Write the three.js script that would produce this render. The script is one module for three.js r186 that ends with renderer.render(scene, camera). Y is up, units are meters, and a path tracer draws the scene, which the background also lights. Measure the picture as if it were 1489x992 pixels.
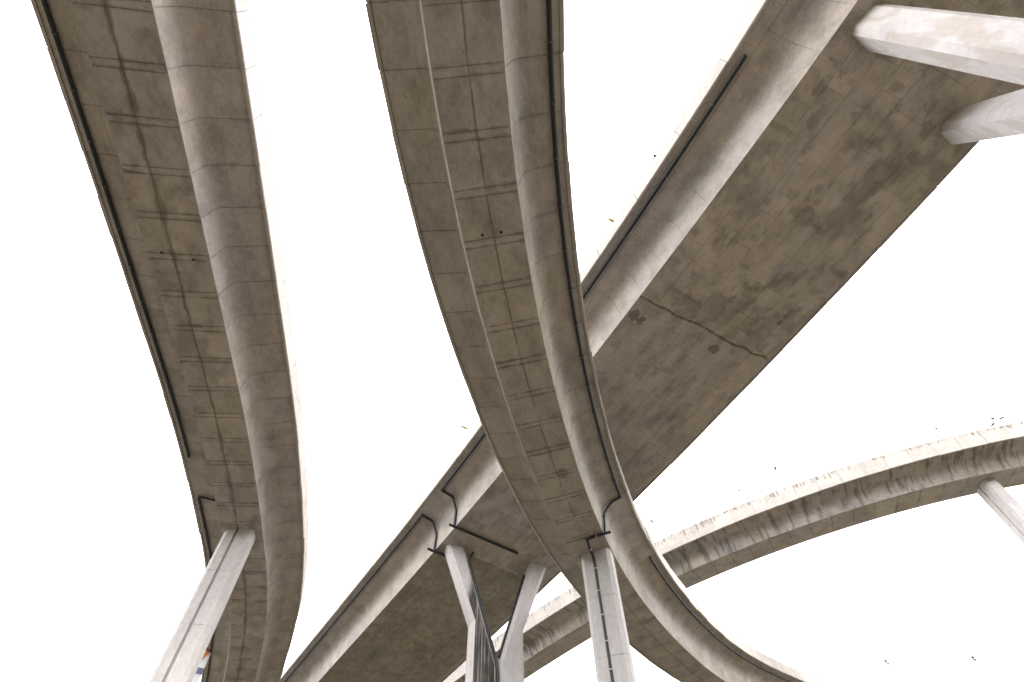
import * as THREE from 'three';
import { mergeGeometries, toCreasedNormals } from 'three/addons/utils/BufferGeometryUtils.js';

// ---------------------------------------------------------------- camera, sky, sun, exposure
const EYE = 1.6;                                             // eye height over the ground, metres
const scene = new THREE.Scene();
const camera = new THREE.PerspectiveCamera(65.57, 1024 / 682, 0.1, 3000);
camera.position.set(0, EYE, 0);
{
  const right = new THREE.Vector3(0.99984, -0.01019, -0.01491), up = new THREE.Vector3(0.01806, 0.56404, 0.82555), fwd = new THREE.Vector3(0, 0.82569, -0.56413);
  camera.quaternion.setFromRotationMatrix(new THREE.Matrix4().makeBasis(right, up, fwd.negate()));
  camera.updateMatrixWorld();
}
const renderer = new THREE.WebGLRenderer({ antialias: true });
renderer.toneMapping = THREE.LinearToneMapping;
renderer.toneMappingExposure = 5.3;
renderer.shadowMap.enabled = true;
{
  const w = 64, h = 32, d = new Float32Array(w * h * 4);
  for (let j = 0; j < h; j++) for (let i = 0; i < w; i++) {   // even overcast, a little brighter overhead
    const el = Math.max(0, ((j + 0.5) / h - 0.5) * 2), L = 0.86 + 0.14 * el, k = (j * w + i) * 4;
    d[k] = L; d[k + 1] = L * 0.992; d[k + 2] = L * 1.0; d[k + 3] = 1;
  }
  const t = new THREE.DataTexture(d, w, h, THREE.RGBAFormat, THREE.FloatType);
  t.mapping = THREE.EquirectangularReflectionMapping; t.magFilter = THREE.LinearFilter; t.minFilter = THREE.LinearFilter; t.needsUpdate = true;
  scene.background = t; scene.environment = t;
}
const sun = new THREE.DirectionalLight(0xfff4e6, 0.7);
sun.position.set(45, 110, 60); sun.castShadow = true; sun.shadow.radius = 28;
sun.shadow.mapSize.set(2048, 2048);
Object.assign(sun.shadow.camera, { left: -120, right: 120, top: 120, bottom: -120, near: 1, far: 400 });
scene.add(sun, sun.target);

// ---------------------------------------------------------------- helpers
let seed = 7;
const rnd = () => { seed = (seed * 1664525 + 1013904223) >>> 0; return seed / 4294967296; };
const NZ = new Float32Array(65536); for (let i = 0; i < 65536; i++) NZ[i] = rnd();
function noise(x, y) {                                        // value noise, 0..1
  const xi = Math.floor(x), yi = Math.floor(y); let fx = x - xi, fy = y - yi;
  fx = fx * fx * (3 - 2 * fx); fy = fy * fy * (3 - 2 * fy);
  const a = (xi & 255), b = ((xi + 1) & 255), c = (yi & 255) << 8, e = ((yi + 1) & 255) << 8;
  const p = NZ[a | c], q = NZ[b | c], r = NZ[a | e], s = NZ[b | e];
  return (p + (q - p) * fx) * (1 - fy) + (r + (s - r) * fx) * fy;
}
function fbm(x, y, o = 4) { let v = 0, a = 0.5, t = 0; for (let i = 0; i < o; i++) { v += a * noise(x + i * 17.3, y + i * 9.1); t += a; a *= 0.5; x *= 2.03; y *= 2.03; } return v / t; }
const sstep = (a, b, x) => { const t = Math.min(1, Math.max(0, (x - a) / (b - a))); return t * t * (3 - 2 * t); };
const enc = v => { v = Math.min(1, Math.max(0, v)); return Math.round(255 * (v <= 0.0031308 ? 12.92 * v : 1.055 * Math.pow(v, 1 / 2.4) - 0.055)); };
function texture(w, h, fn) {                                  // fn(u, v) -> [r, g, b] linear base colour
  const d = new Uint8Array(w * h * 4);
  for (let j = 0; j < h; j++) for (let i = 0; i < w; i++) {
    const c = fn((i + 0.5) / w, (j + 0.5) / h), k = (j * w + i) * 4;
    d[k] = enc(c[0]); d[k + 1] = enc(c[1]); d[k + 2] = enc(c[2]); d[k + 3] = 255;
  }
  const t = new THREE.DataTexture(d, w, h); t.colorSpace = THREE.SRGBColorSpace;
  t.magFilter = THREE.LinearFilter; t.minFilter = THREE.LinearMipmapLinearFilter; t.generateMipmaps = true; t.anisotropy = 8; t.needsUpdate = true;
  t.wrapS = t.wrapT = THREE.RepeatWrapping;
  return t;
}
const taken = {};
function numbered(n) { const k = taken[n] = (taken[n] ?? -1) + 1; return k ? `${n}_${String(k).padStart(3, '0')}` : n; }
function mesh(name, geo, mat, parent) {
  const m = new THREE.Mesh(geo, mat); m.name = name; m.castShadow = m.receiveShadow = true; parent.add(m); return m;
}
function thing(name, label, category, group) {
  const g = new THREE.Group(); g.name = numbered(name); g.userData = { label, category }; if (group) g.userData.group = group; scene.add(g); return g;
}

// ---------------------------------------------------------------- the roads' centre lines
function makeRoad({ cp, yy, rl, before, after }) {
  const n = cp.length, M = [0, 1].map(c => {                 // natural cubic spline, second derivatives
    const A = [], m = new Array(n).fill(0), cc = new Array(n).fill(0), dd = new Array(n).fill(0);
    for (let i = 1; i < n - 1; i++) { const r = 6 * (cp[i - 1][c] - 2 * cp[i][c] + cp[i + 1][c]); const den = 4 - cc[i - 1]; cc[i] = 1 / den; dd[i] = (r - dd[i - 1]) / den; }
    for (let i = n - 2; i > 0; i--) m[i] = dd[i] - cc[i] * m[i + 1];
    return m;
  });
  const at = t => { const i = Math.min(n - 2, Math.max(0, Math.floor(t))), u = t - i, w = 1 - u; return [0, 1].map(c => cp[i][c] * w + cp[i + 1][c] * u + ((w ** 3 - w) * M[c][i] + (u ** 3 - u) * M[c][i + 1]) / 6); };
  let P = []; const K = 240;
  for (let k = 0; k <= K; k++) { const t = k / K * (n - 1), [x, z] = at(t); P.push({ x, z, t }); }
  let s = 0; P.forEach((p, i) => { if (i) s += Math.hypot(p.x - P[i - 1].x, p.z - P[i - 1].z); p.s = s; });
  const len = s;
  const grow = (dir, L) => {                                 // carry on with the end's own curvature
    const idx = dir > 0 ? K : 0, q = P[idx], q1 = P[idx - dir * 4], q2 = P[idx - dir * 34];
    const q3 = P[idx - dir * 30];
    let a = Math.atan2(q.z - q1.z, q.x - q1.x), a2 = Math.atan2(q3.z - q2.z, q3.x - q2.x);
    let k = Math.atan2(Math.sin(a - a2), Math.cos(a - a2)) / Math.abs(q.s - q3.s); k *= 0.8;
    const dt = (n - 1) / len, out = []; let { x, z } = q;
    for (let l = 1; l <= L; l++) { a += k; x += Math.cos(a); z += Math.sin(a); out.push({ x, z, t: q.t + dir * l * dt, s: q.s + dir * l }); }
    return out;
  };
  P = [...grow(-1, before).reverse(), ...P, ...grow(1, after)];
  P.forEach((p, i) => {
    const a = P[Math.max(0, i - 1)], b = P[Math.min(P.length - 1, i + 1)], l = Math.hypot(b.x - a.x, b.z - a.z);
    p.nx = -(b.z - a.z) / l; p.nz = (b.x - a.x) / l;
    const u = Math.max(-1.25, Math.min(1.25, p.t / (n - 1) * 2 - 1)), uc = Math.max(-1, Math.min(1, u));
    p.y = yy[0] + yy[1] * u + yy[2] * u * u + EYE; p.r = rl[0] + rl[1] * uc;
  });
  const find = (key, v) => { let lo = 0, hi = P.length - 1; while (hi - lo > 1) { const m = (lo + hi) >> 1; if (P[m][key] <= v) lo = m; else hi = m; } return [P[lo], P[hi], (v - P[lo][key]) / (P[hi][key] - P[lo][key])]; };
  const frame = s => { const [a, b, f] = find('s', s), o = {}; for (const k of ['x', 'y', 'z', 'nx', 'nz', 'r', 't']) o[k] = a[k] + (b[k] - a[k]) * f; return o; };
  const pt = (s, off, dy) => { const o = frame(s), c = Math.cos(o.r), q = Math.sin(o.r), h = off * c - dy * q; return new THREE.Vector3(o.x + o.nx * h, o.y + off * q + dy * c, o.z + o.nz * h); };
  const sAt = t => { const [a, b, f] = find('t', t); return a.s + (b.s - a.s) * f; };
  return { frame, pt, sAt, len };
}
// sweep a piece of profile ([[offset, height], ...], ordered left to right when seen along the road) from s0 to s1:
// a closed slab with its outer face on the profile and the given thickness behind it
function slab(road, prof, s0, s1, { depth = 0.06, proud = 0, uv, tone = 1, dense = 1.6 }) {
  const m = prof.length, K = Math.max(1, Math.round((s1 - s0) / dense));
  const nor = prof.map((p, i) => { const a = prof[Math.max(0, i - 1)], b = prof[Math.min(m - 1, i + 1)], l = Math.hypot(b[0] - a[0], b[1] - a[1]); return [(b[1] - a[1]) / l, -(b[0] - a[0]) / l]; });
  const arc = [0]; for (let i = 1; i < m; i++) arc.push(arc[i - 1] + Math.hypot(prof[i][0] - prof[i - 1][0], prof[i][1] - prof[i - 1][1]));
  const F = [], B = [];
  for (let k = 0; k <= K; k++) { const s = s0 + (s1 - s0) * k / K; F.push(prof.map((p, i) => road.pt(s, p[0] + nor[i][0] * proud, p[1] + nor[i][1] * proud))); B.push(prof.map((p, i) => road.pt(s, p[0] - nor[i][0] * depth, p[1] - nor[i][1] * depth))); }
  const pos = [], nrm = [], uvs = [], col = [];
  const N3 = (k, i) => { const s = s0 + (s1 - s0) * k / K, a = road.pt(s, 0, 0), b = road.pt(s, nor[i][0], nor[i][1]); return b.sub(a).normalize(); };
  const UV = (k, i) => uv(s0 + (s1 - s0) * k / K, arc[i], i);
  const tri = (a, b, c, n, ua, ub, uc) => { for (const v of [a, b, c]) pos.push(v.x, v.y, v.z); for (const v of n) nrm.push(v.x, v.y, v.z); for (const v of [ua, ub, uc]) uvs.push(v[0], v[1]); for (let q = 0; q < 3; q++) col.push(tone, tone, tone); };
  const e1 = new THREE.Vector3(), e2 = new THREE.Vector3();
  const quad = (a, b, c, d, n, U) => {                        // a b c d round the quad; n: 4 normals or null for flat
    e1.subVectors(b, a); e2.subVectors(d, a); const g = e1.clone().cross(e2).normalize();
    const nn = n || [g, g, g, g];
    if (g.dot(nn[0]) < 0) { tri(a, d, c, [nn[0], nn[3], nn[2]], U[0], U[3], U[2]); tri(a, c, b, [nn[0], nn[2], nn[1]], U[0], U[2], U[1]); }
    else { tri(a, b, c, [nn[0], nn[1], nn[2]], U[0], U[1], U[2]); tri(a, c, d, [nn[0], nn[2], nn[3]], U[0], U[2], U[3]); }
  };
  for (let k = 0; k < K; k++) for (let i = 0; i < m - 1; i++)
    quad(F[k][i], F[k][i + 1], F[k + 1][i + 1], F[k + 1][i], [N3(k, i), N3(k, i + 1), N3(k + 1, i + 1), N3(k + 1, i)], [UV(k, i), UV(k, i + 1), UV(k + 1, i + 1), UV(k + 1, i)]);
  for (let k = 0; k < K; k++) for (const i of [0, m - 1]) { const a = [UV(k, i), UV(k, i), UV(k + 1, i), UV(k + 1, i)]; const out = i ? 1 : 0; const q = [F[k][i], B[k][i], B[k + 1][i], F[k + 1][i]]; if (out) q.reverse(); quad(...q, null, a); }
  for (const k of [0, K]) for (let i = 0; i < m - 1; i++) { const q = [F[k][i], F[k][i + 1], B[k][i + 1], B[k][i]]; if (k) q.reverse(); quad(...q, null, [UV(k, i), UV(k, i + 1), UV(k, i + 1), UV(k, i)]); }
  const g = new THREE.BufferGeometry();
  g.setAttribute('position', new THREE.Float32BufferAttribute(pos, 3)); g.setAttribute('normal', new THREE.Float32BufferAttribute(nrm, 3));
  g.setAttribute('uv', new THREE.Float32BufferAttribute(uvs, 2)); g.setAttribute('color', new THREE.Float32BufferAttribute(col, 3));
  return g;
}
// sweep a closed polygon (flat faces, end caps)
function bar(road, poly, s0, s1, { dense = 1.6, uv = (s, a) => [s * 0.1, a * 0.1], tone = 1 } = {}) {
  const m = poly.length, K = Math.max(1, Math.round((s1 - s0) / dense)), R = [];
  const arc = [0]; for (let i = 1; i <= m; i++) { const a = poly[i - 1], b = poly[i % m]; arc.push(arc[i - 1] + Math.hypot(a[0] - b[0], a[1] - b[1])); }
  for (let k = 0; k <= K; k++) R.push(poly.map(p => road.pt(s0 + (s1 - s0) * k / K, p[0], p[1])));
  const pos = [], uvs = [], col = [];
  const put = (v, u) => { pos.push(v.x, v.y, v.z); uvs.push(u[0], u[1]); col.push(tone, tone, tone); };
  let area = 0; for (let i = 0; i < m; i++) { const a = poly[i], b = poly[(i + 1) % m]; area += a[0] * b[1] - b[0] * a[1]; }
  for (let k = 0; k < K; k++) for (let i = 0; i < m; i++) {
    const j = (i + 1) % m, sa = s0 + (s1 - s0) * k / K, sb = s0 + (s1 - s0) * (k + 1) / K;
    const q = [[R[k][i], uv(sa, arc[i])], [R[k][j], uv(sa, arc[i + 1])], [R[k + 1][j], uv(sb, arc[i + 1])], [R[k + 1][i], uv(sb, arc[i])]];
    if (area < 0) q.reverse();
    for (const x of [0, 1, 2, 0, 2, 3]) put(...q[x]);
  }
  const tris = THREE.ShapeUtils.triangulateShape(poly.map(p => new THREE.Vector2(...p)), []);
  for (const k of [0, K]) for (const t of tris) { const o = (k === 0) === (area > 0) ? [t[0], t[2], t[1]] : t; for (const i of o) put(R[k][i], uv(k ? s1 : s0, arc[i])); }
  const g = new THREE.BufferGeometry();
  g.setAttribute('position', new THREE.Float32BufferAttribute(pos, 3)); g.setAttribute('uv', new THREE.Float32BufferAttribute(uvs, 2)); g.setAttribute('color', new THREE.Float32BufferAttribute(col, 3));
  g.computeVertexNormals(); return g;
}

// ---------------------------------------------------------------- concrete
// one colour sheet per kind of face of each viaduct, laid out in metres along the road (s) and across (v)
const BASE = [0.402, 0.363, 0.340], WARM = [0.440, 0.380, 0.315], DARK = [0.095, 0.083, 0.074], PALE = [0.51, 0.47, 0.435];
const mixc = (a, b, t) => [a[0] + (b[0] - a[0]) * t, a[1] + (b[1] - a[1]) * t, a[2] + (b[2] - a[2]) * t];
function concrete(s, v, o) {                                  // weathered board-marked concrete at (s, v)
  const z = o.z;
  let c = mixc(BASE, WARM, sstep(0.35, 0.75, fbm(s * 0.22 + z, v * 0.35 + z, 3)) * 0.7);
  const k = 0.74 + 0.52 * fbm(s * 0.9 + z * 3, v * 1.3 + z, 5) * (o.rough ?? 1) + 0.20 * (noise(s * 7 + z, v * 9) - 0.5) + 0.14 * (noise(s * (o.grain ? 1.2 : 14), v * 15 + z) - 0.5);
  c = c.map(q => q * k);
  const pale = sstep(0.60, 0.74, fbm(s * 0.55 + 40 + z, v * 0.7 + 7, 4)) * 0.3; if (pale) c = mixc(c, PALE, pale);
  const dark = sstep(0.56, 0.74, fbm(s * 0.8 + 90 + z, v * 1.0 + z, 4)) * (o.blot ?? 0.5) * 0.55; if (dark) c = mixc(c, DARK, dark);
  if (o.joint) {                                              // grime that crept out of the cross joints, ragged
    const q = s / o.joint, d = Math.abs(Math.abs(q - Math.round(q)) * o.joint - (o.strip ?? 0) / 2), r = d + 0.30 * (fbm(s * 3 + z, v * 2.2, 3) - 0.5), here = noise(Math.round(q) * 3.7 + z, v * 0.8);
    const g = sstep(0.10, 0.0, r) * (0.12 + 0.5 * here) * (o.jamt ?? 1); if (g > 0) c = mixc(c, DARK, g);
  }
  if (noise(s * 9 + 31, v * 9 + z) > 0.968) c = mixc(c, DARK, 0.55);   // blow holes
  return c;
}
function sheet(len, width, w, h, fn) { return texture(w, h, (u, v) => fn(u * len, v * width)); }
const mat = (map, extra = {}) => new THREE.MeshStandardMaterial({ map, roughness: 0.93, vertexColors: true, ...extra });
const grain = (() => { const n = 256, d = new Uint8Array(n * n * 4); for (let j = 0; j < n; j++) for (let i = 0; i < n; i++) { const v = 255 * (0.5 * noise(i * 0.5, j * 0.5) + 0.5 * NZ[(i * 31 + j * 257) & 65535]); d.set([v, v, v, 255], (j * n + i) * 4); } const t = new THREE.DataTexture(d, n, n); t.wrapS = t.wrapT = THREE.RepeatWrapping; t.magFilter = THREE.LinearFilter; t.needsUpdate = true; return t; })();
const jointMat = new THREE.MeshStandardMaterial({ color: new THREE.Color().setRGB(0.40, 0.36, 0.335), roughness: 1 });
const asphaltMat = new THREE.MeshStandardMaterial({ color: new THREE.Color().setRGB(0.05, 0.05, 0.052), roughness: 0.95 });
const pipeMat = new THREE.MeshStandardMaterial({ color: new THREE.Color().setRGB(0.018, 0.018, 0.022), roughness: 0.5 });
const clampMat = new THREE.MeshStandardMaterial({ color: new THREE.Color().setRGB(0.42, 0.42, 0.42), roughness: 0.5, metalness: 0.3 });
const steelMat = new THREE.MeshStandardMaterial({ color: new THREE.Color().setRGB(0.09, 0.09, 0.095), roughness: 0.5 });
const whitePaint = new THREE.MeshStandardMaterial({ color: new THREE.Color().setRGB(0.78, 0.78, 0.78), roughness: 0.6 });
const lampMat = new THREE.MeshStandardMaterial({ color: new THREE.Color().setRGB(0.10, 0.10, 0.11), roughness: 0.5 });
const lampYellow = new THREE.MeshStandardMaterial({ color: new THREE.Color().setRGB(0.80, 0.60, 0.18), roughness: 0.5 });

// ---------------------------------------------------------------- ground
{
  const tx = texture(512, 512, (u, v) => { const k = 0.7 + 0.6 * fbm(u * 40, v * 40, 5), g = sstep(0.45, 0.6, fbm(u * 12 + 5, v * 12, 4)); return mixc([0.070 * k, 0.057 * k, 0.042 * k], [0.042 * k, 0.045 * k, 0.026 * k], g * 0.5); });
  tx.repeat.set(24, 24);
  const g = mesh('ground', new THREE.PlaneGeometry(1600, 1600).rotateX(-Math.PI / 2), new THREE.MeshStandardMaterial({ map: tx, roughness: 1 }), scene);
  g.userData.kind = 'structure'; g.userData.label = 'dark gravelly earth with weeds under the viaducts'; g.userData.category = 'ground';
}

{
  // unseen wooded slopes, added to block low sky light and darken the undersides
  const n = 180, m = 14, pos = [], idx = [], uv = [];
  for (let i = 0; i <= n; i++) for (let j = 0; j <= m; j++) {
    const a = (i % n) / n * Math.PI * 2, f = j / m, r = 120 + 230 * f, ca = Math.cos(a), sa = Math.sin(a);
    const h = (34 + 26 * fbm(ca * 2.2 + 9, sa * 2.2 + 9, 3)) * Math.sin(Math.min(1, f * 1.7) * Math.PI / 2) * (0.8 + 0.4 * fbm(ca * r * 0.03 + 50, sa * r * 0.03 + 50, 4)) - 0.5;
    pos.push(ca * r, f ? h : -0.5, sa * r - 25); uv.push(a * 20, f * 14);
  }
  for (let i = 0; i < n; i++) for (let j = 0; j < m; j++) { const a = i * (m + 1) + j, b = a + m + 1; idx.push(a, a + 1, b, b, a + 1, b + 1); }
  const g = new THREE.BufferGeometry(); g.setAttribute('position', new THREE.Float32BufferAttribute(pos, 3)); g.setAttribute('uv', new THREE.Float32BufferAttribute(uv, 2)); g.setIndex(idx); g.computeVertexNormals();
  const tx = texture(256, 256, (u, v) => { const k = 0.5 + fbm(u * 40, v * 40, 5); return [0.055 * k, 0.06 * k, 0.034 * k]; });
  const h = mesh('sky_blocking_hills', g, new THREE.MeshStandardMaterial({ map: tx, roughness: 1, side: THREE.DoubleSide }), scene);
  h.userData.kind = 'structure'; h.userData.label = 'unseen dark wooded slopes added to block low sky light'; h.userData.category = 'sky_blocking_hills';
}

// ---------------------------------------------------------------- viaducts
// section: a half width of the soffit, b half width over the parapets, d height of the parapets' lower edge over the soffit, p parapet height
function viaduct(name, label, road, S0, S1, o) {
  const V = thing(name, label, 'viaduct', 'concrete viaducts crossing overhead');
  const { a, b, d, p, web, seg } = o;                         // web: right-hand half from soffit edge to the root of the cantilever
  const tip = [b - 0.20, d + 0.06];
  const R = [...web, tip], Lh = R.map(q => [-q[0], q[1]]).reverse();
  const full = [...Lh, ...R];
  // inner body: section drawn in behind the outer pieces
  const inset = full.map((q, i) => { const e = full[Math.max(0, i - 1)], f = full[Math.min(full.length - 1, i + 1)], l = Math.hypot(f[0] - e[0], f[1] - e[1]); return [q[0] - (f[1] - e[1]) / l * 0.045, q[1] + (f[0] - e[0]) / l * 0.045]; });
  mesh('girder_body', bar(road, [...inset, [b - 0.165, d + 0.115], [b - 0.165, d + 0.42], [-b + 0.165, d + 0.42], [-b + 0.165, d + 0.115]], S0, S1, { dense: 1.2 }), jointMat, V);
  mesh('road_surface', bar(road, [[-b + 0.3, d + 0.426], [b - 0.3, d + 0.426], [b - 0.3, d + 0.50], [-b + 0.3, d + 0.50]], S0, S1, { dense: 1.2 }), asphaltMat, V);
  const len = S1 - S0, webLen = web.reduce((t, q, i) => i ? t + Math.hypot(q[0] - web[i - 1][0], q[1] - web[i - 1][1]) : 0, 0), canLen = Math.hypot(tip[0] - web.at(-1)[0], tip[1] - web.at(-1)[1]);
  const side = webLen + canLen, TW = 2048;
  const z = o.z;
  const mS = mat(sheet(len, 2 * a, TW, o.wide ? 512 : 128, (s, v) => o.soffit(s + S0, v - a)));
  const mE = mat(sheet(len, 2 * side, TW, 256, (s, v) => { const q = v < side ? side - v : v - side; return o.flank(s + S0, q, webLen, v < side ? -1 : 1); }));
  const PU = p + 0.6;                                         // parapet sheet: lower lip and outer face
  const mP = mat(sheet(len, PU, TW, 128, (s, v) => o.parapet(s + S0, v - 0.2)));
  const G = 0.013;                                            // half a joint
  const Gw = 0.010, GS = o.fine ? 0.008 : G;
  const tone = () => 1 + (rnd() - 0.5) * (o.tone ?? 0.14), proud = () => (rnd() - 0.5) * 0.012;
  const pS = (v0) => (s, arc) => [(s - S0) / len, (v0 + arc + a) / (2 * a)];
  // soffit
  const lines = o.rows;                                       // offsets of the longitudinal joints
  let s = Math.ceil(S0 / seg) * seg;
  const cuts = []; for (; s + seg <= S1; s += seg) cuts.push(s);
  const stuff = [];
  let count = 0;
  for (const s of cuts) for (let r = 0; r + 1 < lines.length; r++) {
    const v0 = lines[r], v1 = lines[r + 1], prof = [[v0 + (r ? GS : 0), 0], [v1 - (r + 2 < lines.length ? GS : 0), 0]];
    if (o.strip) {
      mesh('soffit_panel', slab(road, prof, s + o.strip / 2 + G, s + seg - o.strip / 2 - G, { uv: pS(v0), tone: tone(), proud: proud() }), mS, V);
      mesh('soffit_strip', slab(road, prof, s + seg - o.strip / 2 + G, s + seg + o.strip / 2 - G, { uv: pS(v0), tone: tone(), proud: proud() }), mS, V);
    } else {
      const st = o.stagger ? seg * [0, 0.5, 0.5, 0, 0.2, 0.2, 0.7, 0][r % 8] : 0;
      const g = slab(road, prof, s + st + GS, s + st + seg - GS, { uv: pS(v0), tone: tone(), proud: proud() * 0.6 });
      if (o.panelTo !== undefined && (s > o.panelTo || count >= 298)) stuff.push(g); else { mesh('soffit_panel', g, mS, V); count++; }
    }
  }
  if (stuff.length) { const m = mesh('soffit_far_panels', mergeGeometries(stuff), mS, V); m.userData.kind = 'stuff'; }
  // webs and cantilevers
  const uE = (sg, a0) => (s, arc) => [(s - S0) / len, sg > 0 ? (side + a0 + arc) / (2 * side) : (side - a0 - arc) / (2 * side)];
  for (const sg of [-1, 1]) {
    const flip = pr => sg > 0 ? pr : pr.map(q => [-q[0], q[1]]).reverse();
    for (const s of cuts) {
      const e0 = s + Gw, e1 = s + seg - Gw;
      const w = flip(web), c = o.canRows || 1;
      mesh('web_panel', slab(road, w, e0, e1, { uv: sg > 0 ? uE(1, 0) : (s, arc) => [(s - S0) / len, (side - webLen + arc) / (2 * side)], tone: tone(), proud: proud() }), mE, V);
      for (let k = 0; k < c; k++) {
        const A = web.at(-1), f0 = k / c + (k ? G / canLen : 0.004), f1 = (k + 1) / c - (k + 1 < c ? G / canLen : 0), P0 = [A[0] + (tip[0] - A[0]) * f0, A[1] + (tip[1] - A[1]) * f0], P1 = [A[0] + (tip[0] - A[0]) * f1, A[1] + (tip[1] - A[1]) * f1];
        const st = c > 1 && k % 2 ? seg * 0.45 : 0;
        mesh('cantilever_panel', slab(road, flip([P0, P1]), e0 + st, e1 + st, { uv: sg > 0 ? uE(1, webLen + canLen * f0) : (s, arc) => [(s - S0) / len, (canLen * (1 - f1) + arc) / (2 * side)], tone: tone(), proud: proud() }), mE, V);
      }
    }
    const u = o.unit || seg, pj = 0.018;
    let core = [[b - 0.16, d + 0.05], [b - 0.08, d + 0.05], [b - 0.045, d + 0.08], [b + 0.012, d + p - 0.10], [b - 0.08, d + p - 0.06], [b - 0.16, d + 0.58]];
    if (sg < 0) core = core.map(q => [-q[0], q[1]]);
    mesh('parapet_core', bar(road, core, S0, S1, { dense: 1.2 }), jointMat, V);
    for (let s = Math.ceil(S0 / u) * u; s + u <= S1; s += u) {
      const j = () => (rnd() - 0.5) * 0.05, jx = j(), e = 0.06;
      let poly = [[b - 0.185, d + jx * 0.5], [b - 0.05 + jx, d + jx * 0.5], [b + jx, d + 0.05], [b + e + jx, d + p - 0.05], [b + e - 0.04, d + p], [b + e - 0.18, d + p], [b - 0.185, d + 0.6]];
      if (sg < 0) poly = poly.map(q => [-q[0], q[1]]);
      mesh('parapet_unit', bar(road, poly, s + pj, s + u - pj, { uv: (s, arc) => [(s - S0) / len, Math.min(0.995, (arc) / PU)], tone: tone() }), mP, V);
    }
  }
  return { V, road, S0, S1, o };
}
// stains
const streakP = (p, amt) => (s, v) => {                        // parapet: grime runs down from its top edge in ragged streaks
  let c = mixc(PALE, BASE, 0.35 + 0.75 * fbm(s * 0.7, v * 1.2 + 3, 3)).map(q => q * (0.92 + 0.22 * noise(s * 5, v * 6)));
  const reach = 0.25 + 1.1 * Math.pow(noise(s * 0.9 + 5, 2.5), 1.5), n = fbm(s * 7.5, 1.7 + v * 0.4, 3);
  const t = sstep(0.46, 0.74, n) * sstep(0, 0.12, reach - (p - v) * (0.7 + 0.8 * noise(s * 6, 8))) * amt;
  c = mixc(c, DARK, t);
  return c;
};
const flankOf = (z, joint, opt = {}) => (s, q, webLen, sg) => {
  let c = concrete(s, q * sg + 20 + z, { z, joint, jamt: 0.45, blot: opt.blot ?? 0.35, grain: false, rough: 0.9 });
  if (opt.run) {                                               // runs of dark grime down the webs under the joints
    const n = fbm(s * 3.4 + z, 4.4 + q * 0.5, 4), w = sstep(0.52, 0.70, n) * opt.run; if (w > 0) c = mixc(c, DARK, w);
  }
  return c;
};

const fillet = (x0, y0, x1, y1, cx, cy, n = 5) => { const o = []; for (let i = 0; i <= n; i++) { const t = i / n, u = 1 - t; o.push([u * u * x0 + 2 * u * t * cx + t * t * x1, u * u * y0 + 2 * u * t * cy + t * t * y1]); } return o; };

const roadC = makeRoad({ cp: [[2.47, 39.95], [-0.69, 23.34], [-1.82, 7.16], [-0.94, -8.55], [2.02, -23.76], [6.79, -38.2], [13.69, -51.44], [22.43, -63.3], [33.27, -73.34]], yy: [23.295, 1.668, 0.583], rl: [0.0458, 0.0973], before: 4, after: 52 });
const roadL = makeRoad({ cp: [[-16, -0.53], [-16.3, -2.7], [-16.79, -6.11], [-17.48, -11.05], [-18.38, -17.45], [-19.58, -25.41], [-21.5, -35.36], [-24.77, -48.23], [-30.54, -63.42]], yy: [26.005, 0.414, 0.087], rl: [0.1064, -0.0085], before: 22, after: 30 });
const roadW = makeRoad({ cp: [[26.93, 5.27], [22.46, -5.49], [15.39, -19.38], [5.65, -36.46], [-7.28, -56.62], [-23.27, -79.98]], yy: [32.408, -0.651, -1.819], rl: [-0.0233, -0.0801], before: 24, after: 30 });
const roadD = makeRoad({ cp: [[0.98, -85.51], [13.21, -73.53], [26.36, -63.73], [40.31, -55.97], [55.02, -50.32], [70.52, -46.86]], yy: [40.648, 2.237, -0.8], rl: [-0.1287, 0.0164], before: 45, after: 26 });

const soffitC = (s, v) => {
  let c = concrete(s, v, { z: 3, joint: 2.4, strip: 0.36, blot: 0.4 });
  const cr = Math.abs(v - 0.02 - 0.10 * (fbm(s * 1.2, 3.3, 3) - 0.5)); if (cr < 0.04 && noise(s * 0.9, 5) > 0.4) c = mixc(c, DARK, 0.4);
  const sp = Math.hypot((s - 67.2) * 0.9, v - 0.36) + 0.5 * (fbm(s * 3, v * 3, 3) - 0.5); if (sp < 0.4) c = mixc(c, DARK, 0.5);   // damp patch
  return c;
};
const soffitL = (s, v) => {                                   // black mould along the middle joint
  let c = concrete(s, v, { z: 11, joint: 2.3, strip: 0.34, blot: 0.5 });
  const w = 0.05 + 0.45 * Math.pow(fbm(s * 0.55 + 3, 1.2, 2), 2.2), cr = Math.abs(v + 0.3 + 0.25 * (fbm(s * 1.1, 6.6, 3) - 0.5));
  const t = sstep(w, w * 0.3, cr + 0.12 * (fbm(s * 5, v * 5, 3) - 0.5)) * (0.35 + 0.5 * noise(s * 1.3, 9)); if (t > 0) c = mixc(c, DARK, t * 0.8);
  return c;
};
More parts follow.
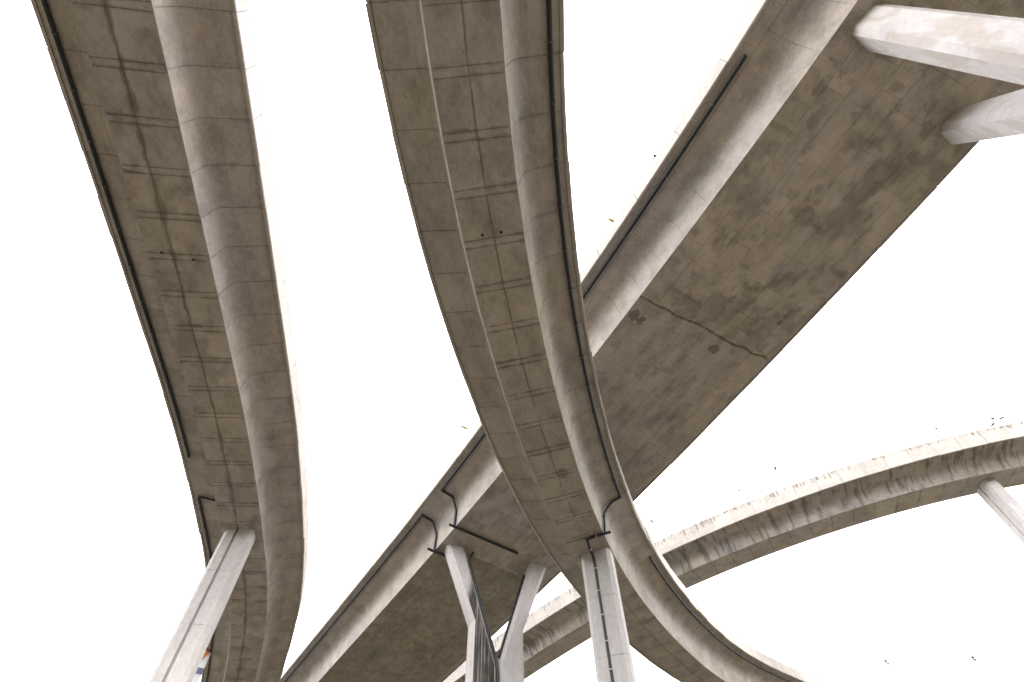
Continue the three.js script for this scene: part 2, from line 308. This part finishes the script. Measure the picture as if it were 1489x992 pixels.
const soffitW = (s, v) => {
  let c = concrete(s, v, { z: 21, blot: 0.45, grain: true, rough: 1.15 });
  if (s < 29.6) {                                             // the span up to the cross joint: blotched with lime and damp
    const ring = fbm(s * 0.35 + 9, v * 0.35 + 2, 4), e = Math.abs(ring - 0.52);
    if (e < 0.025) c = mixc(c, [0.52, 0.42, 0.27], 0.55 * (1 - e / 0.025) * noise(s, v * 1.4));
    c = mixc(c, [0.17, 0.155, 0.125], sstep(0.50, 0.66, ring) * 0.40);
    c = mixc(c, [0.50, 0.44, 0.36], sstep(0.53, 0.66, fbm(s * 0.42 + 60, v * 0.55 + 60, 5)) * 0.6);
    c = mixc(c, [0.60, 0.53, 0.45], sstep(0.57, 0.70, fbm(s * 0.7 + 30, v * 0.8 + 12, 5)) * 0.4);
    c = mixc(c, DARK, sstep(0.63, 0.70, fbm(s * 1.1 + 15, v * 1.1 + 3, 4)) * 0.3);
  } else {
    const k = 0.86 + 0.25 * fbm(s * 0.08 + 3, v * 2.2, 3); c = c.map(q => q * k);   // lengthwise board streaks
    if (s > 62) c = mixc(c, [0.15, 0.138, 0.092], 0.45 + 0.5 * (fbm(s * 2.6, v * 2.6 + 70, 5) - 0.5) + 0.4 * (noise(s * 11, v * 11) - 0.5));   // algae film in patches
  }
  const dj = Math.abs(s - 29.6 - 0.25 * (noise(v * 1.1, 2) - 0.5)); if (dj < 0.09) c = mixc(c, DARK, 0.75); else if (s < 29.6 && dj < 0.35 && noise(v * 1.5, 4) > 0.45) c = mixc(c, [0.50, 0.42, 0.29], 0.45);
  for (const [a, b, r] of [[31.0, -5.3, 0.45], [31.3, -4.7, 0.3], [30.7, 1.6, 0.42], [26.6, 4.4, 0.22]]) { const q = Math.hypot(s - a, v - b) + 0.5 * (fbm(s * 3, v * 3, 3) - 0.5); if (q < r) c = mixc(c, DARK, 0.6); }
  return c;
};
const soffitD = (s, v) => concrete(s, v, { z: 31, joint: 2.55, blot: 0.35 });
const rowsW = []; for (let i = 0; i <= 8; i++) rowsW.push(-5.93 + i * 11.86 / 8);

const C = viaduct('viaduct', 'narrow curving viaduct crossing under the wide straight one, both box sides showing', roadC, 22, roadC.len + 46,
  { a: 1.42, b: 4.0, d: 2.65, p: 1.35, z: 3, seg: 2.4, strip: 0.36, rows: [-1.42, 0.02, 1.42], web: [[1.42, 0], ...fillet(1.72, 1.55, 2.45, 2.32, 1.88, 2.2)], soffit: soffitC, flank: flankOf(3, 2.4, { blot: 0.3 }), parapet: streakP(1.35, 0) });
const Lv = viaduct('viaduct', 'narrow viaduct bending away alone, one rounded bright box side and mouldy middle joint', roadL, -18, roadL.len + 26,
  { a: 1.51, b: 4.17, d: 1.96, p: 1.75, z: 11, seg: 2.3, strip: 0.34, rows: [-1.51, -0.28, 1.51], web: [[1.51, 0], ...fillet(1.74, 1.15, 2.6, 1.74, 1.85, 1.66)], soffit: soffitL, flank: flankOf(11, 2.3, { blot: 0.35 }), parapet: streakP(1.75, 0.3) });
const Wv = viaduct('viaduct', 'broad straight viaduct with blotched panelled soffit resting on two forked piers', roadW, -20, roadW.len + 26,
  { a: 5.93, b: 9.0, d: 2.97, p: 1.49, z: 21, seg: 2.44, wide: true, stagger: true, fine: true, rows: rowsW, panelTo: 62, canRows: 2, unit: 4.88, web: [[5.93, 0], ...fillet(6.22, 1.75, 7.1, 2.66, 6.36, 2.55)], soffit: soffitW, flank: flankOf(21, 0, { blot: 0.3 }), parapet: streakP(1.49, 0), tone: 0.12 });
const Dv = viaduct('viaduct', 'distant curved viaduct with streaked pale parapet, seen from its side', roadD, -42, roadD.len + 22,
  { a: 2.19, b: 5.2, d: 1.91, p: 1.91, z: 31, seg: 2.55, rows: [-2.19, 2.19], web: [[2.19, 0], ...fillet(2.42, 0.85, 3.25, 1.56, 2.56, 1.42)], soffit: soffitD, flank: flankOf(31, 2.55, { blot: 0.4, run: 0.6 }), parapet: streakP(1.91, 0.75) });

for (const [v, s, off] of [[C, 50, -0.49], [C, 50, 0.39], [Lv, 11.3, -0.8], [Lv, 11.6, 0.69]]) {   // drain stubs poking through the soffits
  const a = v.road.pt(s, off, 0.06), b = v.road.pt(s, off, -0.035), g = new THREE.CylinderGeometry(0.065, 0.065, 0.1, 14);
  const m = mesh('drain_stub', g, pipeMat, v.V); m.position.copy(a).lerp(b, 0.5); m.quaternion.setFromUnitVectors(new THREE.Vector3(0, 1, 0), a.clone().sub(b).normalize());
}
// ---------------------------------------------------------------- piers
const pierTex = (z, extra) => texture(512, 1024, (u, v) => {  // 12 m across, 34 m high
  const x = (u - 0.5) * 12, y = v * 34;
  let c = mixc([0.53, 0.505, 0.51], [0.46, 0.435, 0.435], fbm(x * 0.8 + z, y * 0.35, 4)).map(q => q * (0.9 + 0.14 * noise(x * 6, y * 5) + 0.08 * noise(x * 13, y * 2)));
  c = mixc(c, [0.61, 0.57, 0.555], sstep(0.55, 0.7, fbm(x * 0.7 + 4 + z, y * 0.5 + 8, 4)) * 0.5);
  if (noise(x * 9 + z, y * 9) > 0.965) c = mixc(c, DARK, 0.4);
  return extra ? extra(c, x, y) : c;
});
const columnTex = pierTex(5);
columnTex.repeat.set(1, 1);
const columnMat = new THREE.MeshStandardMaterial({ map: columnTex, roughness: 0.9 });
function planeUV(g) { g = g.index ? g.toNonIndexed() : g; const p = g.attributes.position, n = g.attributes.normal, uv = []; for (let i = 0; i < p.count; i++) { const sx = Math.abs(n.getX(i)) > 0.6; uv.push((sx ? p.getZ(i) + (p.getX(i) > 0 ? 3 : -4.5) : p.getX(i)) / 12 + 0.5, p.getY(i) / 34); } g.setAttribute('uv', new THREE.Float32BufferAttribute(uv, 2)); return g; }
// chamfered rectangular column with a drain slot down both broad faces; local x across the road, z along it
function column(label, at, yaw, top, wx, wz, slotX) {
  const t = thing('concrete_column', label, 'column'); t.position.set(at.x, 0, at.z); t.rotation.y = yaw;
  const c = 0.26, X = wx / 2, Z = wz / 2, q = 0.10, e = 0.2;
  const outline = (k) => [[-X + c, -Z + k], [slotX - q - k, -Z + k], [slotX - q - k, -Z + e + k], [slotX + q + k, -Z + e + k], [slotX + q + k, -Z + k], [X - c, -Z + k], [X - k, -Z + c], [X - k, Z - c], [X - c, Z - k], [slotX + q + k, Z - k], [slotX + q + k, Z - e - k], [slotX - q - k, Z - e - k], [slotX - q - k, Z - k], [-X + c, Z - k], [-X + k, Z - c], [-X + k, -Z + c]];
  const prism = (k, y0, y1, bev) => { const g = new THREE.ExtrudeGeometry(new THREE.Shape(outline(k).map(p => new THREE.Vector2(p[0], -p[1]))), { depth: y1 - y0, bevelEnabled: false }); g.rotateX(-Math.PI / 2); g.translate(0, y0, 0); return planeUV(g); };
  mesh('inner_shaft', prism(0.05, 0, top), columnMat, t);
  const lift = 3.9; for (let y = top; y > 0; y -= lift) mesh('shaft_lift', prism(0, Math.max(0.002, y - lift + 0.02), y), columnMat, t);
  return t;
}
const yawOf = (nx, nz) => Math.atan2(-nz, nx);                // turns local x onto (nx, nz)
{
  let s = roadC.sAt(4.84), f = roadC.frame(s), p = roadC.pt(s, 0.22, 0);
  column('pale slotted column with a black downpipe carrying the narrow curving viaduct', p, yawOf(f.nx, f.nz), p.y + 0.35, 2.25, 1.5, -0.1);
  s = roadL.sAt(6.06); f = roadL.frame(s); p = roadL.pt(s, -0.14, 0);
  column('pale column with an empty dark slot beside the tall sign', p, yawOf(f.nx, f.nz), p.y + 0.35, 2.15, 1.5, -0.15);
  s = roadD.sAt(4.06); f = roadD.frame(s); p = roadD.pt(s, -0.62, 0);
  column('pale slotted column holding up the distant curved viaduct', p, yawOf(f.nx, f.nz), p.y + 0.35, 2.8, 1.5, 0.0);
}
// forked pier: local x across the road, z along it
function forkPier(label, at, yaw, top, map, x0 = 0, wt = 2.42, drop = 6.9, fork = 10.2) {
  const t = thing('forked_pier', label, 'pier', 'forked piers under the wide viaduct'); t.position.set(at.x, 0, at.z); t.rotation.y = yaw;
  const bend = top - drop, crotch = top - fork, bv = 0.3;
  const TX = (x, inn = 0, sg = 1) => { const ex = sg * x, bx = inn ? x0 : x0 + sg * wt, by = inn ? crotch : bend; return sg * (ex + (ex - bx) / (top - by) * 0.9); };   // carry the slopes on up into the deck
  const pts = [[x0 - wt, 0.3], [x0 + wt, 0.3], [x0 + wt, bend], [TX(5.25), top + 0.9], [TX(3.35, 1), top + 0.9], [x0 + 0.06, crotch], [x0 - 0.06, crotch], [-TX(3.35, 1, -1), top + 0.9], [-TX(5.25, 0, -1), top + 0.9], [x0 - wt, bend]];
  // broad faces drawn in by the chamfer, full outline between the chamfers
  const m = pts.length, inner = pts.map((p, i) => {
    const a = pts[(i + m - 1) % m], b = pts[(i + 1) % m], n = (u, v) => { const l = Math.hypot(v[0] - u[0], v[1] - u[1]); return [-(v[1] - u[1]) / l, (v[0] - u[0]) / l]; };
    const n1 = n(a, p), n2 = n(p, b), k = bv / Math.max(0.35, 1 + n1[0] * n2[0] + n1[1] * n2[1]); return [p[0] + (n1[0] + n2[0]) * k, p[1] + (n1[1] + n2[1]) * k];
  });
  const Z = 0.85, rings = [[inner, -Z], [pts, -Z + bv], [pts, Z - bv], [inner, Z]], pos = [];
  for (let r = 0; r < 3; r++) for (let i = 0; i < m; i++) { const k = (i + 1) % m, [A, za] = rings[r], [B, zb] = rings[r + 1], a = [...A[i], za], b = [...A[k], za], c = [...B[k], zb], d = [...B[i], zb]; pos.push(...a, ...b, ...c, ...a, ...c, ...d); }
  for (const t of THREE.ShapeUtils.triangulateShape(inner.map(p => new THREE.Vector2(...p)), [])) { for (const i of t) pos.push(...inner[i], Z); for (const i of [t[0], t[2], t[1]]) pos.push(...inner[i], -Z); }
  const g = new THREE.BufferGeometry(); g.setAttribute('position', new THREE.Float32BufferAttribute(pos, 3)); g.computeVertexNormals();
  mesh('pier_shaft', planeUV(g), new THREE.MeshStandardMaterial({ map, roughness: 0.9 }), t);
  const foot = new THREE.BoxGeometry(6.4, 0.6, 3.2); foot.translate(x0, 0.3, 0); mesh('footing', foot, columnMat, t);
  return { t, bend, crotch, top };
}
const pierTop1 = roadW.pt(roadW.sAt(3.62), 0, 0), pierTop2 = roadW.pt(roadW.sAt(0.95), 0, 0);
const stain1 = (c, x, y) => {                                 // black runs below the leaking pipe on the inner edge of one arm
  const top = pierTop1.y, edge = x < 0 ? top - 10.2 + (-x) / 3.35 * 10.2 : -1;
  if (x < 0.02 && x > -3.1) {
    const below = edge - y; if (below > -0.3) {
      const n = fbm(x * 7.5, 3 + y * 0.16, 5), side = sstep(-3.1, -2.5, x + 0.5 * noise(y * 0.4, 3)), reach = sstep(14, 3, below * (0.5 + noise(x * 6, 1)));
      const w = side * (0.45 + 0.55 * reach) * sstep(0.28, 0.60, n + 0.16 * (reach - 0.5)) * (0.8 + 0.2 * noise(x * 20, y * 1.5));
      c = mixc(c, [0.028, 0.024, 0.021], Math.min(0.97, w * 1.05)); if (n < 0.40) c = mixc(c, [0.30, 0.21, 0.13], side * 0.5);
    }
  }
  return c;
};
const stain2 = (c, x, y) => { if (x > 2 && Math.abs(x * 0.5 + y - 25 + 0.3 * noise(y * 2, 1)) < 0.07) c = mixc(c, [0.36, 0.17, 0.05], 0.8); return mixc(c, [0.33, 0.25, 0.19], sstep(0.52, 0.66, fbm(x * 1.3, y * 0.5, 4)) * 0.35); };
const pier1 = forkPier('forked pier with black water stains and drainpipes along its two arms', pierTop1, yawOf(0.949, -0.317), pierTop1.y, pierTex(9, stain1));
const f2 = roadW.frame(roadW.sAt(0.93));
const pier2 = forkPier('clean forked pier of pale chamfered arms, a rust streak on one', pierTop2, yawOf(f2.nx, f2.nz) + 0.2, pierTop2.y, pierTex(14, stain2), -3, 1.8, 12, 11.8);

// ---------------------------------------------------------------- drain pipes
function pipe(label, runs, r, group = 'black drain pipes fixed under the viaducts') {
  const t = thing('drain_pipe', label, 'drain pipe', group);
  for (const run of runs) {
    const path = new THREE.CurvePath(); for (let i = 0; i + 1 < run.pts.length; i++) path.add(new THREE.LineCurve3(run.pts[i], run.pts[i + 1]));
    const L = path.getLength();
    // tube through the points with short bends
    const P = []; run.pts.forEach((p, i) => { if (i === 0 || i === run.pts.length - 1) P.push(p); else { const a = run.pts[i - 1].clone().sub(p), b = run.pts[i + 1].clone().sub(p), k = Math.min(0.22, a.length() * 0.3, b.length() * 0.3); P.push(p.clone().addScaledVector(a.normalize(), k), p.clone().lerp(p.clone().addScaledVector(a, k * 0.5).add(b.clone().normalize().multiplyScalar(k * 0.5)), 0.5), p.clone().addScaledVector(b.normalize(), k)); } });
    const cp = new THREE.CurvePath(); for (let i = 0; i + 1 < P.length; i++) if (P[i].distanceTo(P[i + 1]) > 1e-4) cp.add(new THREE.LineCurve3(P[i], P[i + 1]));
    cp.getPointAt; const tub = new THREE.TubeGeometry(new THREE.CatmullRomCurve3(P, false, 'catmullrom', 0.02), Math.max(8, P.length * 6), run.r ?? r, 10); 
    const caps = [0, P.length - 1].map(i => { const s = new THREE.SphereGeometry((run.r ?? r) * 1.01, 10, 6); s.translate(P[i].x, P[i].y, P[i].z); return s; });
    mesh(run.name || 'pipe_run', mergeGeometries([tub, ...caps]), pipeMat, t);
    if (run.step) for (let d = run.step * 0.6; d < L - 0.3; d += run.step) {
      const p = path.getPointAt(d / L), q = path.getTangentAt(d / L), g = new THREE.CylinderGeometry((run.r ?? r) + 0.03, (run.r ?? r) + 0.03, 0.07, 12);
      g.applyQuaternion(new THREE.Quaternion().setFromUnitVectors(new THREE.Vector3(0, 1, 0), q)); g.translate(p.x, p.y, p.z);
      mesh('pipe_bracket', g, run.bright ? clampMat : steelMat, t);
    }
  }
  return t;
}
const along = (road, s0, s1, off, dy, n = 0) => { n = n || Math.max(2, Math.round(Math.abs(s1 - s0) / 2.4)); const o = []; for (let i = 0; i <= n; i++) o.push(road.pt(s0 + (s1 - s0) * i / n, off, dy)); return o; };
{
  const under = (o, off, r) => { const A = o.web.at(-1), B = [o.b - 0.20, o.d + 0.06], x = Math.abs(off); return A[1] + (B[1] - A[1]) * (x - A[0]) / (B[0] - A[0]) - r - 0.03; };
  // narrow curving viaduct: along its right edge, over to the web, down to the column
  const sC = roadC.sAt(4.66), r = 0.11, e = 4.0 - 0.62, y = under(C.o, 3.38, r);
  const f = roadC.frame(roadC.sAt(4.84)), col = roadC.pt(roadC.sAt(4.84), 0.22, 0), T = new THREE.Vector3(f.nz, 0, -f.nx); if (T.z < 0) T.negate();
  const N = new THREE.Vector3(f.nx, 0, f.nz), foot = col.clone().addScaledVector(T, 0.75 - 0.02).addScaledVector(N, -0.1);
  pipe('black drain pipe along the narrow curving viaduct, turning down its column', [
    { pts: along(roadC, 24, sC, e, y), step: 2.4 },
    { pts: [roadC.pt(sC, e, y), roadC.pt(sC, 2.62, 2.25), roadC.pt(sC, 1.86, 1.5), roadC.pt(sC + 0.1, 1.56, -0.02)], name: 'pipe_branch', step: 1.3, r: 0.09 },
    { pts: [roadC.pt(sC + 0.1, 1.9, -0.14), roadC.pt(sC + 0.1, 0.12, -0.14), new THREE.Vector3(foot.x, foot.y - 0.7, foot.z), new THREE.Vector3(foot.x, 0.1, foot.z)], name: 'downpipe', step: 1.7, r: 0.1, bright: true }], r);
  const s2 = roadC.sAt(5.28);
  pipe('black drain pipe starting again beyond the column of the narrow curving viaduct', [{ pts: along(roadC, s2, roadC.len + 20, e, y), step: 2.4 }], r);
  // lone viaduct on the other side
  const sL = roadL.sAt(5.42), eL = -(4.17 - 0.64), yL = under(Lv.o, 3.53, r), sL2 = roadL.sAt(5.86);
  pipe('black drain pipe under the mouldy lone viaduct, up to its column', [{ pts: along(roadL, -16, sL, eL, yL), step: 2.3 }], r);
  pipe('short black cross pipe beside the empty slotted column', [
    { pts: [roadL.pt(sL2, eL + 0.1, yL - 0.05), roadL.pt(sL2, -2.1, 1.42)], name: 'pipe_branch', r: 0.09 }, { pts: along(roadL, sL2 + 0.2, roadL.len + 20, eL, yL), step: 2.3 }], r);
  // wide viaduct, near edge, two runs ending at the forked pier
  const eW = -(9 - 0.66), yW = under(Wv.o, 8.34, 0.14), sA = roadW.sAt(1.17), sB = roadW.sAt(3.5), sD = roadW.sAt(3.68), rW = 0.14;
  pipe('long black drain pipe under the edge of the broad viaduct, dropping to the forked pier', [
    { pts: along(roadW, sA, sB, eW, yW), step: 4.9 },
    { pts: [roadW.pt(sB, eW, yW), roadW.pt(sB, -7.0, 2.52), roadW.pt(sB + 0.4, -6.28, 1.5), roadW.pt(sB + 0.8, -6.08, -0.06)], name: 'pipe_branch', r: 0.12 },
    { pts: [roadW.pt(sB + 0.6, -6.6, -0.2), roadW.pt(sB + 0.6, 1.0, -0.2)], name: 'collector_pipe', step: 2.4, r: 0.13 }], rW);
  pipe('black drain pipe under the broad viaduct beyond the forked pier', [
    { pts: along(roadW, sD, roadW.len + 20, eW, yW), step: 4.9 },
    { pts: [roadW.pt(sD, eW, yW), roadW.pt(sD, -7.0, 2.52), roadW.pt(sD + 0.2, -6.28, 1.5), roadW.pt(sD + 0.6, -6.08, -0.06)], name: 'pipe_branch', r: 0.12 },
    { pts: [roadW.pt(sD + 0.6, -6.7, -0.2), roadW.pt(sD + 0.6, -4.4, -0.2)], name: 'collector_pipe', r: 0.13 }], rW);
  // along the inner edges of the forked pier's arms
  pier1.t.updateMatrixWorld(true);
  const P = (x, y, z) => pier1.t.localToWorld(new THREE.Vector3(x, y, z)), { top, crotch } = pier1;
  pipe('black downpipe on the stained arm of the forked pier', [{ pts: [P(-2.7, top - 0.25, 0.9), P(-3.1, top - 0.9, 0.74), P(-0.12, crotch + 0.35, 0.74), P(-0.02, crotch - 0.8, 1.0), P(-0.02, 0.2, 1.0)], step: 2.2 }], 0.13);
  pipe('black downpipe on the clean arm of the stained forked pier', [{ pts: [P(2.75, top - 1.4, 0.3), P(0.2, crotch + 0.75, 0.5)], step: 2.2 }], 0.13);
}

// ---------------------------------------------------------------- street lamps
function lamp(label, base, head, opt = {}) {                  // pale pole with a short arm and a dark head
  const t = thing('street_lamp', label, 'street lamp', opt.group); t.position.copy(base);
  const H = head.clone().sub(base), g = new THREE.CylinderGeometry(0.045, 0.085, H.y, 10); g.translate(0, H.y / 2, 0); mesh('pole', g, whitePaint, t);
  const heads = opt.heads || [[H.x, H.z]];
  for (const [hx, hz] of heads) {
    const arm = new THREE.TubeGeometry(new THREE.QuadraticBezierCurve3(new THREE.Vector3(0, H.y - 0.15, 0), new THREE.Vector3(hx * 0.4, H.y + 0.1, hz * 0.4), new THREE.Vector3(hx, H.y + 0.06, hz)), 8, 0.035, 8); mesh('arm', arm, whitePaint, t);
    const l = new THREE.SphereGeometry(0.5, 16, 8); l.scale(opt.size ?? 0.75, 0.26, 0.36); l.rotateY(Math.atan2(-hz, hx)); l.translate(hx, H.y, hz);
    const m = mesh('lamp_head', l, opt.mat || lampMat, t);
    const q = new THREE.CylinderGeometry(0.1, 0.12, 0.06, 12); q.translate(hx, H.y - 0.13, hz); mesh('lens', q, opt.mat ? lampMat : whitePaint, m);
  }
}
{
  const W = (t, off, dh, m, label, size) => { const s = roadW.sAt(t), b = roadW.pt(s, -3.4, 3.51), h = roadW.pt(s, off, 3.4); h.y = b.y + dh; lamp(label, b, h, { mat: m, group: 'lamps on the wide viaduct', size }); };
  W(1.73, -5.63, 10, lampMat, 'small dark lamp head peeping over the broad viaduct, up from its yellow-green lamp', 0.7);
  W(2.11, -5.72, 10, lampYellow, 'yellow lamp head over the broad viaduct near its cross joint', 1.3);
  W(3.52, -6.27, 10, lampYellow, 'yellow lamp head over the broad viaduct beside the forked pier', 1.3);
  const D = (t, off, label, o = {}) => { const s = roadD.sAt(t), b = roadD.pt(s, -4.4, 2.45), h = roadD.pt(s, off, 2.4); h.y = h.y + 9; lamp(label, b, h, { group: 'lamps on the distant viaduct', ...o }); };
  const s5 = roadD.sAt(4.72), b5 = roadD.pt(s5, -4.2, 2.45), h5 = roadD.pt(s5, -3.14, 11.4);
  lamp('lamp with three dark heads above the distant viaduct, beyond its column', b5, h5, { size: 0.8, heads: [[-0.65, 0.4], [0.5, 0.45], [-0.1, -0.7]], group: 'lamps on the distant viaduct' });
  D(4.21, -3.72, 'tiny pale yellow lamp above the distant viaduct, next to the three headed lamp', { mat: lampYellow, size: 0.6 });
  D(2.77, -1.95, 'slim dark lamp above the middle of the distant viaduct', { size: 1.1 });
  D(2.39, -4.1, 'tiny round dark lamp above the distant viaduct', { size: 0.5 });
  D(1.54, -1.67, 'dark lamp above the distant viaduct, just clear of the narrow one', { size: 1.2 });
  for (const [x, y, z, l] of [[38.06, 26.02 + EYE, -58.75, 'tall double lamp against the sky, nearer the narrow viaduct'], [43.82, 24.35 + EYE, -54.58, 'tall double lamp against the sky, farther from the narrow viaduct']]) {
    const k = 1.15; lamp(l, new THREE.Vector3(x * k, 0, z * k), new THREE.Vector3(x * k, (y - EYE) * k + EYE, z * k), { heads: [[-0.25, 0.3], [0.25, -0.3]], size: 0.5, group: 'tall lamps standing on the ground' });
  }
}
// ---------------------------------------------------------------- totem sign half hidden by a column
{
  const t = thing('totem_sign', 'white totem sign with orange emblem and blue band behind the slotted column', 'sign');
  const k = 0.95, c = new THREE.Vector3(-34.9 * k, 0, -60.85 * k); t.position.copy(c); t.rotation.y = Math.atan2(-c.x, -c.z);
  const Y = (y) => EYE + y * k;
  const post = new THREE.CylinderGeometry(0.35, 0.45, Y(23), 16); post.translate(0, Y(23) / 2, 0); mesh('post', post, whitePaint, t);
  const panel = new THREE.BoxGeometry(3.6, 13, 0.5); panel.translate(-0.9, Y(26), 0); mesh('panel', panel, whitePaint, t);
  const blue = new THREE.BoxGeometry(2.4, 0.55, 0.06); blue.translate(-0.35, Y(27.35), 0.29); mesh('blue_band', blue, new THREE.MeshStandardMaterial({ color: new THREE.Color().setRGB(0.15, 0.15, 0.28), roughness: 0.6 }), t);
  const sh = new THREE.Shape(); sh.moveTo(0, -0.95); sh.bezierCurveTo(0.35, -0.3, 0.7, 0.4, 0.75, 1.5); sh.bezierCurveTo(0.3, 1.2, -0.5, 0.4, -0.75, -0.1); sh.lineTo(-0.95, -0.75); sh.lineTo(-0.55, -0.25); sh.lineTo(-0.2, -0.9); sh.closePath();
  const em = new THREE.ExtrudeGeometry(sh, { depth: 0.05, bevelEnabled: false }); em.scale(1.15, 1.15, 1); em.translate(0.30, Y(29.55), 0.26); mesh('emblem', em, new THREE.MeshStandardMaterial({ color: new THREE.Color().setRGB(0.62, 0.20, 0.04), roughness: 0.6 }), t);
}
scene.updateMatrixWorld(true);
renderer.render(scene, camera);
